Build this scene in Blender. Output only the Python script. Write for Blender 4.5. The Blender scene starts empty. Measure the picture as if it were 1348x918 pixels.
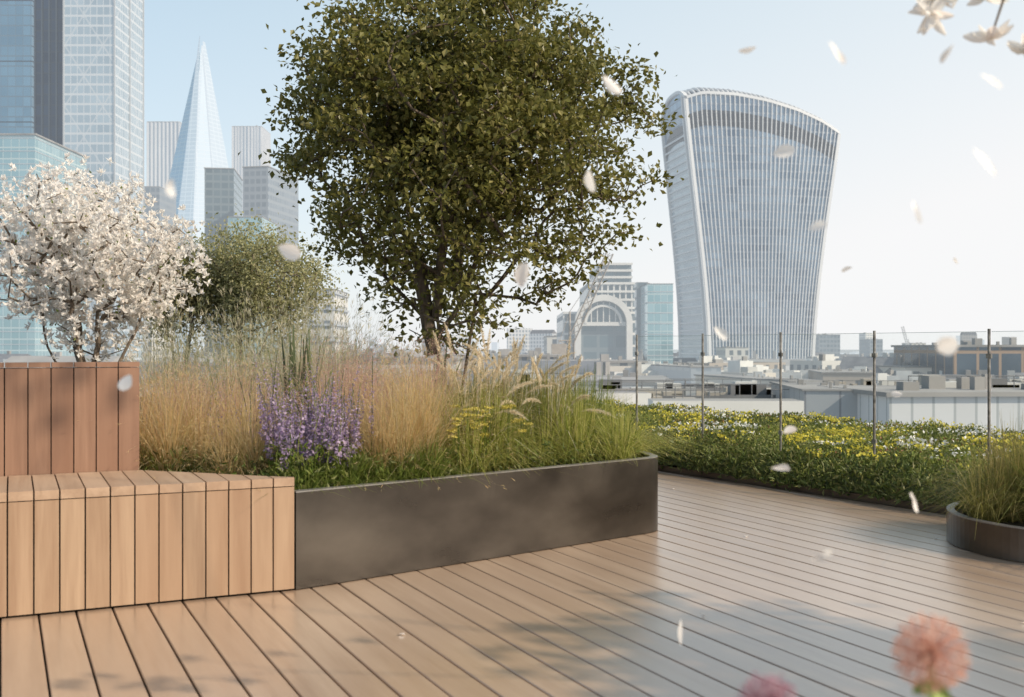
import bpy, math, numpy as np
from mathutils import Vector
rng=np.random.default_rng(7)
F=1400.0; H=1.05
def W(x,y,Y): return np.array([(x-674)*Y/F, Y, H+(460-y)*Y/F])
# ------------------------------------------------------------ helpers
class MB:
    def __init__(s): s.v=[];s.f=[];s.m=[];s.uv=[];s.n=0
    def add(s,v,f,mi=0,uv=None):
        v=np.asarray(v,float).reshape(-1,3); f=np.asarray(f,int).reshape(-1,4)
        s.v.append(v); s.f.append(f+s.n); s.n+=len(v)
        s.m.append(np.full(len(f),mi,int) if np.isscalar(mi) else np.asarray(mi,int))
        s.uv.append(np.zeros((len(f)*4,2)) if uv is None else np.asarray(uv,float).reshape(-1,2))
    def build(s,name,mats,parent=None,smooth=False,loc=None,rotz=0):
        V=np.concatenate(s.v);Q=np.concatenate(s.f);M=np.concatenate(s.m);U=np.concatenate(s.uv)
        me=bpy.data.meshes.new(name)
        me.vertices.add(len(V)); me.vertices.foreach_set('co',V.astype(np.float32).ravel())
        me.loops.add(len(Q)*4); me.loops.foreach_set('vertex_index',Q.astype(np.int32).ravel())
        me.polygons.add(len(Q)); me.polygons.foreach_set('loop_start',(np.arange(len(Q))*4).astype(np.int32))
        me.update(calc_edges=True)
        if not isinstance(mats,(list,tuple)): mats=[mats]
        for m in mats: me.materials.append(m)
        me.polygons.foreach_set('material_index',M.astype(np.int32))
        me.polygons.foreach_set('use_smooth',np.full(len(Q),bool(smooth)))
        ul=me.uv_layers.new(name='UVMap'); ul.data.foreach_set('uv',U.astype(np.float32).ravel())
        me.update()
        ob=bpy.data.objects.new(name,me); bpy.context.scene.collection.objects.link(ob)
        if parent: ob.parent=parent
        if loc is not None: ob.location=loc
        ob.rotation_euler[2]=rotz
        return ob
def empty(name,loc=(0,0,0),rotz=0):
    e=bpy.data.objects.new(name,None); bpy.context.scene.collection.objects.link(e)
    e.location=loc; e.rotation_euler[2]=rotz; e.empty_display_size=.2; return e
BF=np.array([[0,3,2,1],[4,5,6,7],[0,1,5,4],[1,2,6,5],[2,3,7,6],[3,0,4,7]])
def prism(mb,p,z0,z1,mi=0,roof=None,inset=0):
    p=np.asarray(p,float); c=p.mean(0)
    q=c+(p-c)*(1-inset)
    v=np.array([[*a,z0] for a in p]+[[*a,z1] for a in q])
    L=[np.linalg.norm(p[(i+1)%4]-p[i]) for i in range(4)]
    uv=[[0,0]]*8
    acc=0
    for i in range(4):
        uv+=[[acc,z0],[acc+L[i],z0],[acc+L[i],z1],[acc,z1]]; acc+=L[i]
    m=[mi]*6
    if roof is not None: m[0]=roof;m[1]=roof
    mb.add(v,BF,m,uv)
def box(mb,x0,x1,y0,y1,z0,z1,mi=0,roof=None): prism(mb,[(x0,y0),(x1,y0),(x1,y1),(x0,y1)],z0,z1,mi,roof)
def gable(mb,p,z0,z1,mi):
    p=np.asarray(p,float);a=(p[0]+p[3])/2;b=(p[1]+p[2])/2
    v=[[*p[0],z0],[*p[1],z0],[*p[2],z0],[*p[3],z0],[*a,z1],[*b,z1],[*a,z1],[*b,z1]]
    mb.add(v,[[0,1,5,4],[2,3,4,5],[0,4,6,3],[1,2,7,5]],mi)
def bevbox(mb,x0,x1,a,c,z0,z1,b,mi=0):
    prof=[(x0,z0),(x1,z0),(x1,z1-b),(x1-b,z1),(x0+b,z1),(x0,z1-b)]
    v=[(px,a,pz) for px,pz in prof]+[(px,c,pz) for px,pz in prof]
    f=[[i,(i+1)%6,(i+1)%6+6,i+6] for i in range(6)]
    f+=[[3,2,1,0],[5,4,3,0],[6,7,8,9],[6,9,10,11]]
    mb.add(v,f,mi)
def tubes(mb,P0,P1,R0,R1,k=6,mi=0):
    P0=np.asarray(P0,float).reshape(-1,3);P1=np.asarray(P1,float).reshape(-1,3);n=len(P0)
    R0=np.broadcast_to(R0,(n,));R1=np.broadcast_to(R1,(n,))
    d=P1-P0; d/= (np.linalg.norm(d,axis=1,keepdims=True)+1e-9)
    ref=np.where(np.abs(d[:,2:3])>.9,np.array([[1.,0,0]]),np.array([[0,0,1.]]))
    a=np.cross(d,ref);a/=np.linalg.norm(a,axis=1,keepdims=True);b=np.cross(d,a)
    an=np.arange(k)/k*2*np.pi
    ring=np.cos(an)[None,:,None]*a[:,None]+np.sin(an)[None,:,None]*b[:,None]
    v=np.concatenate([P0[:,None]+ring*R0[:,None,None],P1[:,None]+ring*R1[:,None,None]],1)
    i=np.arange(k);j=(i+1)%k
    f=np.stack([i,j,j+k,i+k],1)
    f=(f[None]+(np.arange(n)*2*k)[:,None,None])
    mb.add(v.reshape(-1,3),f.reshape(-1,4),mi)
def rdir(n,up=0):
    d=rng.normal(size=(n,3)); d[:,2]+=up; return d/np.linalg.norm(d,axis=1,keepdims=True)
def leaves(mb,C,size,asp=.5,up=.6,nup=.8,mi=0,axis=None,cup=.12):
    n=len(C); s=np.asarray(size)*np.ones(n)
    a=rdir(n,up) if axis is None else axis
    nn=rdir(n,nup); b=np.cross(a,nn); b/=np.linalg.norm(b,axis=1,keepdims=True)+1e-9
    nn=np.cross(b,a)
    s=s[:,None]
    v=np.stack([C,C+a*s*.45+b*s*asp*.5+nn*s*cup,C+a*s,C+a*s*.45-b*s*asp*.5+nn*s*cup],1)
    f=np.arange(n*4).reshape(n,4)
    mb.add(v.reshape(-1,3),f,mi)
def blades(mb,B,h,lean,width,ang,segs=4,droop=.25,mi=0,tipw=.12):
    n=len(B);h=h*np.ones(n);lean=lean*np.ones(n);width=width*np.ones(n)
    t=np.linspace(0,1,segs+1)
    ld=np.stack([np.cos(ang),np.sin(ang),np.zeros(n)],1)
    wa=ang+np.pi/2+rng.normal(size=n)*.7
    wd=np.stack([np.cos(wa),np.sin(wa),np.zeros(n)],1)
    dr=droop*(lean/(h+1e-6))
    P=B[:,None]+ld[:,None]*(lean[:,None]*t[None]**1.7)[...,None]
    P[:,:,2]+=h[:,None]*(t[None]-np.minimum(dr,.8)[:,None]*t[None]**3)
    w=(width[:,None]*((1-t)**.6*(1-tipw)+tipw)[None])[...,None]*.5
    v=np.stack([P-wd[:,None]*w,P+wd[:,None]*w],2).reshape(n,-1,3)
    i=np.arange(segs)*2
    f=np.stack([i,i+1,i+3,i+2],1)[None]+(np.arange(n)*2*(segs+1))[:,None,None]
    mb.add(v.reshape(-1,3),f.reshape(-1,4),mi)
    return P
# ------------------------------------------------------------ materials
def nm(name):
    m=bpy.data.materials.new(name);m.use_nodes=True;nt=m.node_tree
    for n in list(nt.nodes):nt.nodes.remove(n)
    o=nt.nodes.new('ShaderNodeOutputMaterial');return m,nt,o
def N(nt,t,**k):
    n=nt.nodes.new(t)
    for a,b in k.items():
        if a in n.inputs: n.inputs[a].default_value=b
        else: setattr(n,a,b)
    return n
def c4(c): return (*c,1)
def math_(nt,op,a,b=None):
    n=nt.nodes.new('ShaderNodeMath');n.operation=op
    for i,x in enumerate((a,b)):
        if x is None: continue
        if isinstance(x,(int,float)): n.inputs[i].default_value=x
        else: nt.links.new(x,n.inputs[i])
    return n.outputs[0]
def mixc(nt,fac,a,b):
    n=nt.nodes.new('ShaderNodeMix');n.data_type='RGBA'
    for i,x in ((0,fac),(6,a),(7,b)):
        if isinstance(x,(int,float)): n.inputs[i].default_value=x
        elif isinstance(x,tuple): n.inputs[i].default_value=c4(x)
        else: nt.links.new(x,n.inputs[i])
    return n.outputs[2]
def leafmat(name,cols,trans=.3,rough=.5):
    m,nt,o=nm(name);L=nt.links
    g=N(nt,'ShaderNodeNewGeometry');r=N(nt,'ShaderNodeValToRGB')
    L.new(g.outputs['Random Per Island'],r.inputs[0])
    e=r.color_ramp.elements
    while len(e)<len(cols): e.new(.5)
    for i,c in enumerate(cols): e[i].position=i/(len(cols)-1);e[i].color=c4(c)
    p=N(nt,'ShaderNodeBsdfPrincipled',Roughness=rough);p.inputs['Specular IOR Level'].default_value=.3
    L.new(r.outputs[0],p.inputs['Base Color'])
    t=N(nt,'ShaderNodeBsdfTranslucent');L.new(r.outputs[0],t.inputs[0])
    mx=N(nt,'ShaderNodeMixShader');mx.inputs[0].default_value=trans
    L.new(p.outputs[0],mx.inputs[1]);L.new(t.outputs[0],mx.inputs[2]);L.new(mx.outputs[0],o.inputs[0]);return m
def noisemat(name,a,b,scale=5,rough=.7,metal=0,bump=0,detail=6,stretch=(1,1,1),spec=.4,rvar=0,haze=0):
    m,nt,o=nm(name);L=nt.links
    tc=N(nt,'ShaderNodeTexCoord');mp=N(nt,'ShaderNodeMapping');mp.inputs['Scale'].default_value=stretch
    L.new(tc.outputs['Object'],mp.inputs[0])
    no=N(nt,'ShaderNodeTexNoise');no.inputs['Scale'].default_value=scale;no.inputs['Detail'].default_value=detail
    L.new(mp.outputs[0],no.inputs[0])
    fac=math_(nt,'MULTIPLY',math_(nt,'SUBTRACT',no.outputs[0],.3),2.5)
    n=nt.nodes.new('ShaderNodeClamp');L.new(fac,n.inputs[0])
    col=mixc(nt,n.outputs[0],a,b)
    p=N(nt,'ShaderNodeBsdfPrincipled',Roughness=rough,Metallic=metal);p.inputs['Specular IOR Level'].default_value=spec
    L.new(col,p.inputs['Base Color'])
    if rvar: L.new(math_(nt,'ADD',math_(nt,'MULTIPLY',n.outputs[0],rvar),rough),p.inputs['Roughness'])
    if bump:
        bn=N(nt,'ShaderNodeBump');bn.inputs['Strength'].default_value=bump;bn.inputs['Distance'].default_value=.02
        L.new(no.outputs[0],bn.inputs['Height']);L.new(bn.outputs[0],p.inputs['Normal'])
    finish(nt,o,p.outputs[0],haze);return m
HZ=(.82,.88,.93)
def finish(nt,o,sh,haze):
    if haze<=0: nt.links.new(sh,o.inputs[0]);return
    e=N(nt,'ShaderNodeEmission');e.inputs[0].default_value=c4(HZ);e.inputs[1].default_value=1  # aerial haze painted into the material as a constant glow
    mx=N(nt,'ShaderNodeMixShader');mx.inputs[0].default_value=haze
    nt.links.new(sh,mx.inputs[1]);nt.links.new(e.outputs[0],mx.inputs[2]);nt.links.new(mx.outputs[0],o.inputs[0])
def woodmat(name,a,b,c,grain,rough=.5,spec=.4,coat=0):
    m,nt,o=nm(name);L=nt.links
    g=N(nt,'ShaderNodeNewGeometry');tc=N(nt,'ShaderNodeTexCoord')
    mp=N(nt,'ShaderNodeMapping');mp.inputs['Scale'].default_value=grain
    L.new(tc.outputs['Object'],mp.inputs[0])
    cb=N(nt,'ShaderNodeVectorMath');cb.operation='ADD'
    L.new(mp.outputs[0],cb.inputs[0])
    sc=N(nt,'ShaderNodeVectorMath');sc.operation='SCALE';sc.inputs[0].default_value=(37,53,71)
    L.new(g.outputs['Random Per Island'],sc.inputs['Scale']);L.new(sc.outputs[0],cb.inputs[1])
    n1=N(nt,'ShaderNodeTexNoise');n1.inputs['Scale'].default_value=1;n1.inputs['Detail'].default_value=8;n1.inputs['Distortion'].default_value=.6
    L.new(cb.outputs[0],n1.inputs[0])
    n2=N(nt,'ShaderNodeTexNoise');n2.inputs['Scale'].default_value=.22;n2.inputs['Detail'].default_value=3;n2.inputs['Distortion'].default_value=1.5
    L.new(cb.outputs[0],n2.inputs[0])
    n3=N(nt,'ShaderNodeTexNoise');n3.inputs['Scale'].default_value=5;n3.inputs['Detail'].default_value=4;L.new(cb.outputs[0],n3.inputs[0])
    f=math_(nt,'ADD',math_(nt,'ADD',math_(nt,'MULTIPLY',n1.outputs[0],.55),math_(nt,'MULTIPLY',n2.outputs[0],.6)),math_(nt,'MULTIPLY',n3.outputs[0],.2))
    r=N(nt,'ShaderNodeMapRange');r.inputs[1].default_value=.50;r.inputs[2].default_value=.86
    L.new(f,r.inputs[0])
    col=mixc(nt,r.outputs[0],a,b)
    col=mixc(nt,math_(nt,'MULTIPLY',g.outputs['Random Per Island'],.6),col,c)
    p=N(nt,'ShaderNodeBsdfPrincipled',Roughness=rough);p.inputs['Specular IOR Level'].default_value=spec
    if coat: p.inputs['Coat Weight'].default_value=coat;p.inputs['Coat Roughness'].default_value=.24;p.inputs['Coat IOR'].default_value=1.6
    L.new(col,p.inputs['Base Color'])
    L.new(math_(nt,'ADD',math_(nt,'MULTIPLY',n1.outputs[0],.25),rough-.12),p.inputs['Roughness'])
    bn=N(nt,'ShaderNodeBump');bn.inputs['Strength'].default_value=.15;bn.inputs['Distance'].default_value=.004
    L.new(n1.outputs[0],bn.inputs['Height']);L.new(bn.outputs[0],p.inputs['Normal'])
    L.new(p.outputs[0],o.inputs[0]);return m
def facade(name,glass,glass2,frame,wx,wz,fx=.1,fz=.2,rough=.15,haze=0,metal=.5,diag=0):
    m,nt,o=nm(name);L=nt.links
    uv=N(nt,'ShaderNodeUVMap');sp=N(nt,'ShaderNodeSeparateXYZ');L.new(uv.outputs[0],sp.inputs[0])
    u=math_(nt,'DIVIDE',sp.outputs[0],wx);v=math_(nt,'DIVIDE',sp.outputs[1],wz)
    a=math_(nt,'LESS_THAN',math_(nt,'FRACT',u),fx);b=math_(nt,'LESS_THAN',math_(nt,'FRACT',v),fz)
    fr=math_(nt,'MAXIMUM',a,b)
    if diag:
        d1=math_(nt,'LESS_THAN',math_(nt,'FRACT',math_(nt,'ADD',math_(nt,'DIVIDE',sp.outputs[0],diag),math_(nt,'DIVIDE',sp.outputs[1],diag*1.6))),.05)
        d2=math_(nt,'LESS_THAN',math_(nt,'FRACT',math_(nt,'SUBTRACT',math_(nt,'DIVIDE',sp.outputs[0],diag),math_(nt,'DIVIDE',sp.outputs[1],diag*1.6))),.05)
        fr=math_(nt,'MAXIMUM',fr,math_(nt,'MULTIPLY',math_(nt,'MAXIMUM',d1,d2),.6))
    cb=N(nt,'ShaderNodeCombineXYZ');L.new(math_(nt,'FLOOR',u),cb.inputs[0]);L.new(math_(nt,'FLOOR',v),cb.inputs[1])
    wn=N(nt,'ShaderNodeTexWhiteNoise');wn.noise_dimensions='2D';L.new(cb.outputs[0],wn.inputs[0])
    no=N(nt,'ShaderNodeTexNoise');no.inputs['Scale'].default_value=.03;no.inputs['Detail'].default_value=3;L.new(uv.outputs[0],no.inputs[0])
    k=math_(nt,'ADD',math_(nt,'MULTIPLY',wn.outputs[0],.5),math_(nt,'MULTIPLY',math_(nt,'SUBTRACT',no.outputs[0],.35),1.8))
    cl=nt.nodes.new('ShaderNodeClamp');L.new(k,cl.inputs[0])
    col=mixc(nt,fr,mixc(nt,cl.outputs[0],glass,glass2),frame)
    p=N(nt,'ShaderNodeBsdfPrincipled')
    L.new(col,p.inputs['Base Color'])
    L.new(math_(nt,'ADD',math_(nt,'MULTIPLY',fr,.5),rough),p.inputs['Roughness'])
    L.new(math_(nt,'MULTIPLY',math_(nt,'SUBTRACT',1,fr),metal),p.inputs['Metallic'])
    finish(nt,o,p.outputs[0],haze);return m

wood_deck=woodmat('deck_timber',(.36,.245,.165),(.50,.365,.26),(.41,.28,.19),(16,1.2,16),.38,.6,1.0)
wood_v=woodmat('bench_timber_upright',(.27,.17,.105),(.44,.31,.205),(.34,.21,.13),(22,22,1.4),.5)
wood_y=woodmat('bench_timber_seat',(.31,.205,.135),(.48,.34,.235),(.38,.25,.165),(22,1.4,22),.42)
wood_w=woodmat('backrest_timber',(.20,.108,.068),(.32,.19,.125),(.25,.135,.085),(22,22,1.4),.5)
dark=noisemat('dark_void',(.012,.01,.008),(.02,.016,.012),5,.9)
steel=noisemat('patinated_steel',(.055,.047,.040),(.16,.138,.115),1.5,.24,.88,.02,8,(1,1,1.8),rvar=.16)
rim=noisemat('steel_rim',(.22,.205,.19),(.30,.285,.27),3,.4,.5)
soil=noisemat('planting_soil',(.03,.022,.013),(.075,.055,.03),14,.95,0,.6)
concrete=noisemat('concrete',(.28,.27,.26),(.36,.35,.33),2,.8)
bark=noisemat('bark',(.06,.045,.032),(.17,.13,.095),30,.85,0,.5,6,(1,1,.3))
bark_l=noisemat('magnolia_bark',(.10,.075,.055),(.20,.16,.12),30,.85,0,.4,6,(1,1,.3))

# ------------------------------------------------------------ world, sun, camera
S=Vector((.9,-.45,.70)).normalized()
sc=bpy.context.scene
w=bpy.data.worlds.new('World');sc.world=w;w.use_nodes=True;nt=w.node_tree
bg=nt.nodes['Background'];sk=nt.nodes.new('ShaderNodeTexSky');sk.sky_type='NISHITA';sk.sun_disc=False
sk.sun_elevation=math.asin(S.z);sk.sun_rotation=math.atan2(S.x,S.y)
sk.air_density=1.0;sk.dust_density=1.5;sk.ozone_density=1.0;sk.altitude=50
tc=N(nt,'ShaderNodeTexCoord');sp=N(nt,'ShaderNodeSeparateXYZ');nt.links.new(tc.outputs['Generated'],sp.inputs[0])
r1=N(nt,'ShaderNodeValToRGB')   # hazy air: pale at the horizon and towards the sun side
nt.links.new(math_(nt,'SUBTRACT',sp.outputs[2],math_(nt,'MULTIPLY',sp.outputs[0],.35)),r1.inputs[0])
e=r1.color_ramp.elements;e[0].position=0;e[0].color=(.96,.96,.965,1);e[1].position=.42;e[1].color=(.76,.93,1.0,1)
hs=N(nt,'ShaderNodeVectorMath');hs.operation='SCALE';hs.inputs['Scale'].default_value=6.6;nt.links.new(r1.outputs[0],hs.inputs[0])
r2=N(nt,'ShaderNodeMapRange');r2.inputs[1].default_value=0;r2.inputs[2].default_value=.75;r2.inputs[3].default_value=.93;r2.inputs[4].default_value=.38
nt.links.new(sp.outputs[2],r2.inputs[0])
ff=math_(nt,'ADD',r2.outputs[0],math_(nt,'MULTIPLY',sp.outputs[0],.36))
cl_=nt.nodes.new('ShaderNodeClamp');nt.links.new(ff,cl_.inputs[0]);cl_.inputs[2].default_value=.98
nt.links.new(mixc(nt,cl_.outputs[0],sk.outputs[0],hs.outputs[0]),bg.inputs[0]);bg.inputs[1].default_value=.15
sd=bpy.data.lights.new('sun','SUN');sd.energy=4.8;sd.angle=math.radians(.8);sd.color=(1,.86,.68)
so=bpy.data.objects.new('sun',sd);sc.collection.objects.link(so);so.rotation_euler=S.to_track_quat('Z','Y').to_euler();so.location=(20,-10,30)
cd=bpy.data.cameras.new('camera');cam=bpy.data.objects.new('camera',cd);sc.collection.objects.link(cam);sc.camera=cam
cam.location=(0,0,H);cam.rotation_euler=(math.radians(90),0,0)
cd.sensor_width=36;cd.lens=36*F/1348;cd.clip_start=.05;cd.clip_end=30000
cd.shift_y=-1/1348
cd.dof.use_dof=True;cd.dof.focus_distance=8.5;cd.dof.aperture_fstop=4.0
sc.view_settings.view_transform='Standard'

# ------------------------------------------------------------ deck
th=math.radians(25.7)
mb=MB();bw=.136
for i in range(-62,50):
    x=i*bw
    bevbox(mb,x+.0035,x+bw-.0035,-4.0,16,-.028,0+rng.normal()*.0004,.003,0)
deck=mb.build('timber_deck',wood_deck,rotz=th)
mb=MB();box(mb,-9.5,8.6,-4.5,16.5,-35,-.03,0)
mb.build('terrace_building',noisemat('roof_membrane',(.03,.027,.025),(.05,.045,.04),3,.9),rotz=th)

# ------------------------------------------------------------ bench
Bp=np.array([-.938,4.594]); fr=np.array([.905,.425]);fr/=np.linalg.norm(fr); rot=math.atan2(fr[1],fr[0])
nb=np.array([-fr[1],fr[0]])
bench=empty('timber_bench',(Bp[0],Bp[1],0),rot)
sw=.0935;HB=.49
mv=MB();mt=MB();mv2=MB()
for i in range(34):
    x1=-i*sw-.003;x0=-(i+1)*sw+.003
    j=rng.normal()*.0006
    box(mv,x0,x1,j,.03,.010,HB-.040)
    d1=min(.58,max(.02,-x1*1.02));d0=min(.58,-x0*1.02)
    prism(mt,[(x0,-.003+j),(x1,-.003+j),(x1,d1),(x0,d0)],HB-.036,HB+rng.normal()*.0004)
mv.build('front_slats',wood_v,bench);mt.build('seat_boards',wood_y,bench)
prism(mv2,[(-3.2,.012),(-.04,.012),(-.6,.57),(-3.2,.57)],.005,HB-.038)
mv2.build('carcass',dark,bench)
back=empty('timber_backrest_planter',(Bp[0],Bp[1],0),rot)
m1=MB();HW=.985
xr=-.575
for i in range(30):
    x1=xr-i*sw-.0025;x0=xr-(i+1)*sw+.0025
    box(m1,x0,x1,.585,.612,.40,HW-.026);box(m1,x0,x1,.582,.66,HW-.022,HW)
for i in range(12):
    y0=.62+i*sw; box(m1,xr-.03,xr-.003,y0+.003,y0+sw-.003,.40,HW-.026)
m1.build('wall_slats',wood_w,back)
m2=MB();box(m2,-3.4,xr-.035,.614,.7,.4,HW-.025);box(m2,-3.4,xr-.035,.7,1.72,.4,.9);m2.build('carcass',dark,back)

# ------------------------------------------------------------ steel planter
C=np.array([.817,6.05]);D=np.array([-.5,13.6]);E=np.array([-9.,13.6]);Fp=Bp+(-5.6)*fr+.60*nb;A=Bp+(-.575)*fr+.60*nb
def rounded(P0,P,P1,r,n=12):
    a=(P0-P)/np.linalg.norm(P0-P);b=(P1-P)/np.linalg.norm(P1-P)
    an=math.acos(a@b);d=r/math.tan(an/2);cen=P+(a+b)/np.linalg.norm(a+b)*r/math.sin(an/2)
    s=P+a*d-cen;e=P+b*d-cen;a0=math.atan2(s[1],s[0]);a1=math.atan2(e[1],e[0])
    while a1-a0>math.pi:a1-=2*math.pi
    while a1-a0<-math.pi:a1+=2*math.pi
    return [cen+r*np.array([math.cos(t),math.sin(t)]) for t in np.linspace(a0,a1,n)]
Bs=Bp+np.array([.004,.004])
C2=C+(C-Bp)/np.linalg.norm(C-Bp)*.05
path=[Bs]+rounded(Bp,C2,D,.16,24)+rounded(C2,D,E,.3)+[E]
def wall_strip(mb,path,z0,z1,t,mi=0,side=1):
    path=np.array(path);n=len(path)
    tg=np.gradient(path,axis=0);tg/=np.linalg.norm(tg,axis=1,keepdims=True)
    nrm=np.stack([-tg[:,1],tg[:,0]],1)*side
    inn=path+nrm*t
    v=[];f=[]
    for p,q in zip(path,inn): v+=[[*p,z0],[*p,z1],[*q,z1],[*q,z0]]
    for i in range(n-1):
        a=i*4;b=a+4
        for k in range(4): f.append([a+k,b+k,b+(k+1)%4,a+(k+1)%4][::-1])
    mb.add(v,f,mi)
plant=empty('steel_planter')
mb=MB();wall_strip(mb,path,0.004,.422,.012);mb.build('steel_wall',steel,plant)
mb=MB();wall_strip(mb,path,.4225,.428,.045);mb.build('rim',rim,plant)
me=bpy.data.meshes.new('soil');pts=[tuple(p)+(.385,) for p in [*[q+np.array([-.01,.012]) for q in path],Fp,A]]
me.from_pydata(pts,[],[list(range(len(pts)))]);me.materials.append(soil);so_=bpy.data.objects.new('soil',me);sc.collection.objects.link(so_);so_.parent=plant
rp=empty('steel_planter');cr=np.array([3.0,5.6]);rr=.66
circ=[cr+rr*np.array([math.cos(t),math.sin(t)]) for t in np.linspace(0,2*math.pi,97)]
mb=MB();wall_strip(mb,circ,.004,.165,.012);mb.build('steel_wall',steel,rp,smooth=False)
mb=MB();wall_strip(mb,circ,.1655,.171,.04);mb.build('rim',rim,rp)
me=bpy.data.meshes.new('soil');me.from_pydata([(*p,.14) for p in circ[:-1]],[],[list(range(96))]);me.materials.append(soil);o_=bpy.data.objects.new('soil',me);sc.collection.objects.link(o_);o_.parent=rp

# ------------------------------------------------------------ plants
gold=leafmat('golden_blades',[(.54,.34,.14),(.72,.53,.28),(.48,.39,.16),(.80,.66,.42)],.5)
beige=leafmat('dry_blades',[(.52,.46,.32),(.68,.62,.47),(.44,.41,.24),(.32,.35,.16)],.5)
green=leafmat('green_blades',[(.08,.12,.02),(.15,.21,.035),(.24,.27,.06),(.11,.14,.03)],.45)
lime=leafmat('lime_blades',[(.22,.26,.03),(.38,.40,.09),(.54,.47,.17),(.16,.21,.03)],.5)
pink=leafmat('pink_blades',[(.54,.30,.26),(.66,.44,.37),(.54,.38,.27)],.5)
plume=leafmat('plume',[(.76,.64,.45),(.86,.77,.60),(.66,.54,.36)],.5)
purple=leafmat('salvia_florets',[(.30,.21,.38),(.44,.34,.50),(.58,.47,.60)],.4)
yellow=leafmat('yellow_florets',[(.66,.55,.05),(.82,.70,.12),(.58,.52,.08)],.35)
white=leafmat('white_florets',[(.78,.76,.71),(.87,.86,.82)],.3)
olive=leafmat('olive_blades',[(.14,.15,.03),(.26,.24,.06),(.38,.31,.12),(.10,.12,.025)],.45)
rust=leafmat('rust_blades',[(.30,.22,.08),(.44,.32,.13),(.24,.22,.06),(.50,.40,.2)],.45)
def frontY(x):
    r=(x-674)/F; d=C-Bp
    t=(r*Bp[1]-Bp[0])/(d[0]-r*d[1]); return (Bp+t*d)[1]
Z0=.385
def cl(x,off): 
    Y=(frontY(x) if x>388 else frontY(388)+ (388-x)*.0022)+off
    return np.array([(x-674)*Y/F,Y,Z0])
def tuft(mb,c,n,h,spread,width,base=.06,droop=.35,mi=0,segs=4,wisp=None):
    r=np.sqrt(rng.random(n))*base;a=rng.random(n)*2*np.pi
    B=np.stack([c[0]+r*np.cos(a),c[1]+r*np.sin(a),np.full(n,c[2])],1)
    hh=h*(.42+.65*rng.random(n)**.8);ln=spread*np.abs(rng.normal(.5,.48,n))
    P=blades(mb,B,hh,ln,width*(.6+.7*rng.random(n)),a+rng.normal(size=n)*.7,segs,droop,mi)
    if wisp is not None:
        T=P[:,-1];d=P[:,-1]-P[:,-2];d/=np.linalg.norm(d,axis=1,keepdims=True)
        T=np.repeat(T,3,0);D_=np.repeat(d,3,0)+rng.normal(size=(3*n,3))*.3;D_/=np.linalg.norm(D_,axis=1,keepdims=True)
        leaves(mb,T+rng.normal(size=T.shape)*.005,wisp,.08,0,0,mi,D_,0)
    return P
fg=MB()
for x,off,h,n in [(188,.45,.58,280),(222,.25,.54,340),(262,.5,.54,260),(300,.25,.36,260),(335,.40,.52,340),(310,.8,.58,260),(500,.30,.50,260),(528,.26,.60,400),(556,.32,.62,400),(485,.5,.48,220),(538,.6,.64,280),(572,.65,.6,240),(470,1.0,.5,200),(420,1.1,.5,200),(250,1.0,.58,240),(205,.8,.56,220),(592,.9,.55,200)]:
    h*=rng.uniform(.95,1.12)
    tuft(fg,cl(x,off),n,h,.36,.0032,.045,.5,0,5,.025)
    tuft(fg,cl(x,off),int(n*.7),h*.48,.28,.0042,.06,.6,1)
fg.build('feather_grass',[gold,green])
g=MB()
for i in range(32):
    x=rng.uniform(595,838);off=rng.uniform(.14,1.0)
    tuft(g,cl(x,off),250,rng.uniform(.34,.54)*(1 if x<790 else .85),.44,.0048,.07,.85,0 if rng.random()<.82 else 1)
for i in range(14):
    x=rng.uniform(390,600);off=rng.uniform(.12,.35)
    tuft(g,cl(x,off),120,rng.uniform(.14,.28),.22,.006,.06,.7,1)
for i in range(10):
    x=rng.uniform(610,800);off=rng.uniform(1.0,2.2)
    tuft(g,cl(x,off),200,.55,.34,.005,.07,.7,1)
g.build('moor_grass',[lime,green])
g=MB()
for i in range(44):
    x=rng.uniform(205,480);off=rng.uniform(1.6,4.2)
    tuft(g,cl(x,off),115,rng.uniform(.62,1.06),.46,.0036,.09,.5,0,5,.05)
for i in range(12):
    x=rng.uniform(420,600);off=rng.uniform(2.2,4.0)
    tuft(g,cl(x,off),110,rng.uniform(.55,.80),.40,.004,.08,.5,0,5,.05)
g.build('dry_meadow_grass',[beige])
g=MB()
for i in range(26):
    x=rng.uniform(430,590);off=rng.uniform(.8,2.0)
    P=tuft(g,cl(x,off),90,rng.uniform(.48,.76),.32,.003,.08,.3,0)
    tips=P[:,-2:,:].reshape(-1,3);leaves(g,np.repeat(tips,5,0)+rng.normal(size=(len(tips)*5,3))*.026,.010,.4,0)
for i in range(12):
    P=tuft(g,cl(rng.uniform(200,345),rng.uniform(.7,1.5)),90,.58,.30,.003,.08,.3,0)
    tips=P[:,-2:,:].reshape(-1,3);leaves(g,np.repeat(tips,4,0)+rng.normal(size=(len(tips)*4,3))*.026,.010,.4,0)
g.build('pink_muhly_grass',[pink])
g=MB()
def plume_(g,P,n,rad):
    seg=len(P)-1
    t=rng.random(n)*seg;i=np.minimum(t.astype(int),seg-1);f=(t-i)[:,None]
    q=P[i]*(1-f)+P[i+1]*f;ax=P[i+1]-P[i];ax/=np.linalg.norm(ax,axis=1,keepdims=True)
    d=rdir(n);d=d+ax*1.2;d/=np.linalg.norm(d,axis=1,keepdims=True)
    env=np.sin(np.pi*np.clip(t/seg,.04,.96))**.5
    leaves(g,q,rad*env*(.7+.6*rng.random(n)),.12,0,0,1,d,0)
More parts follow.
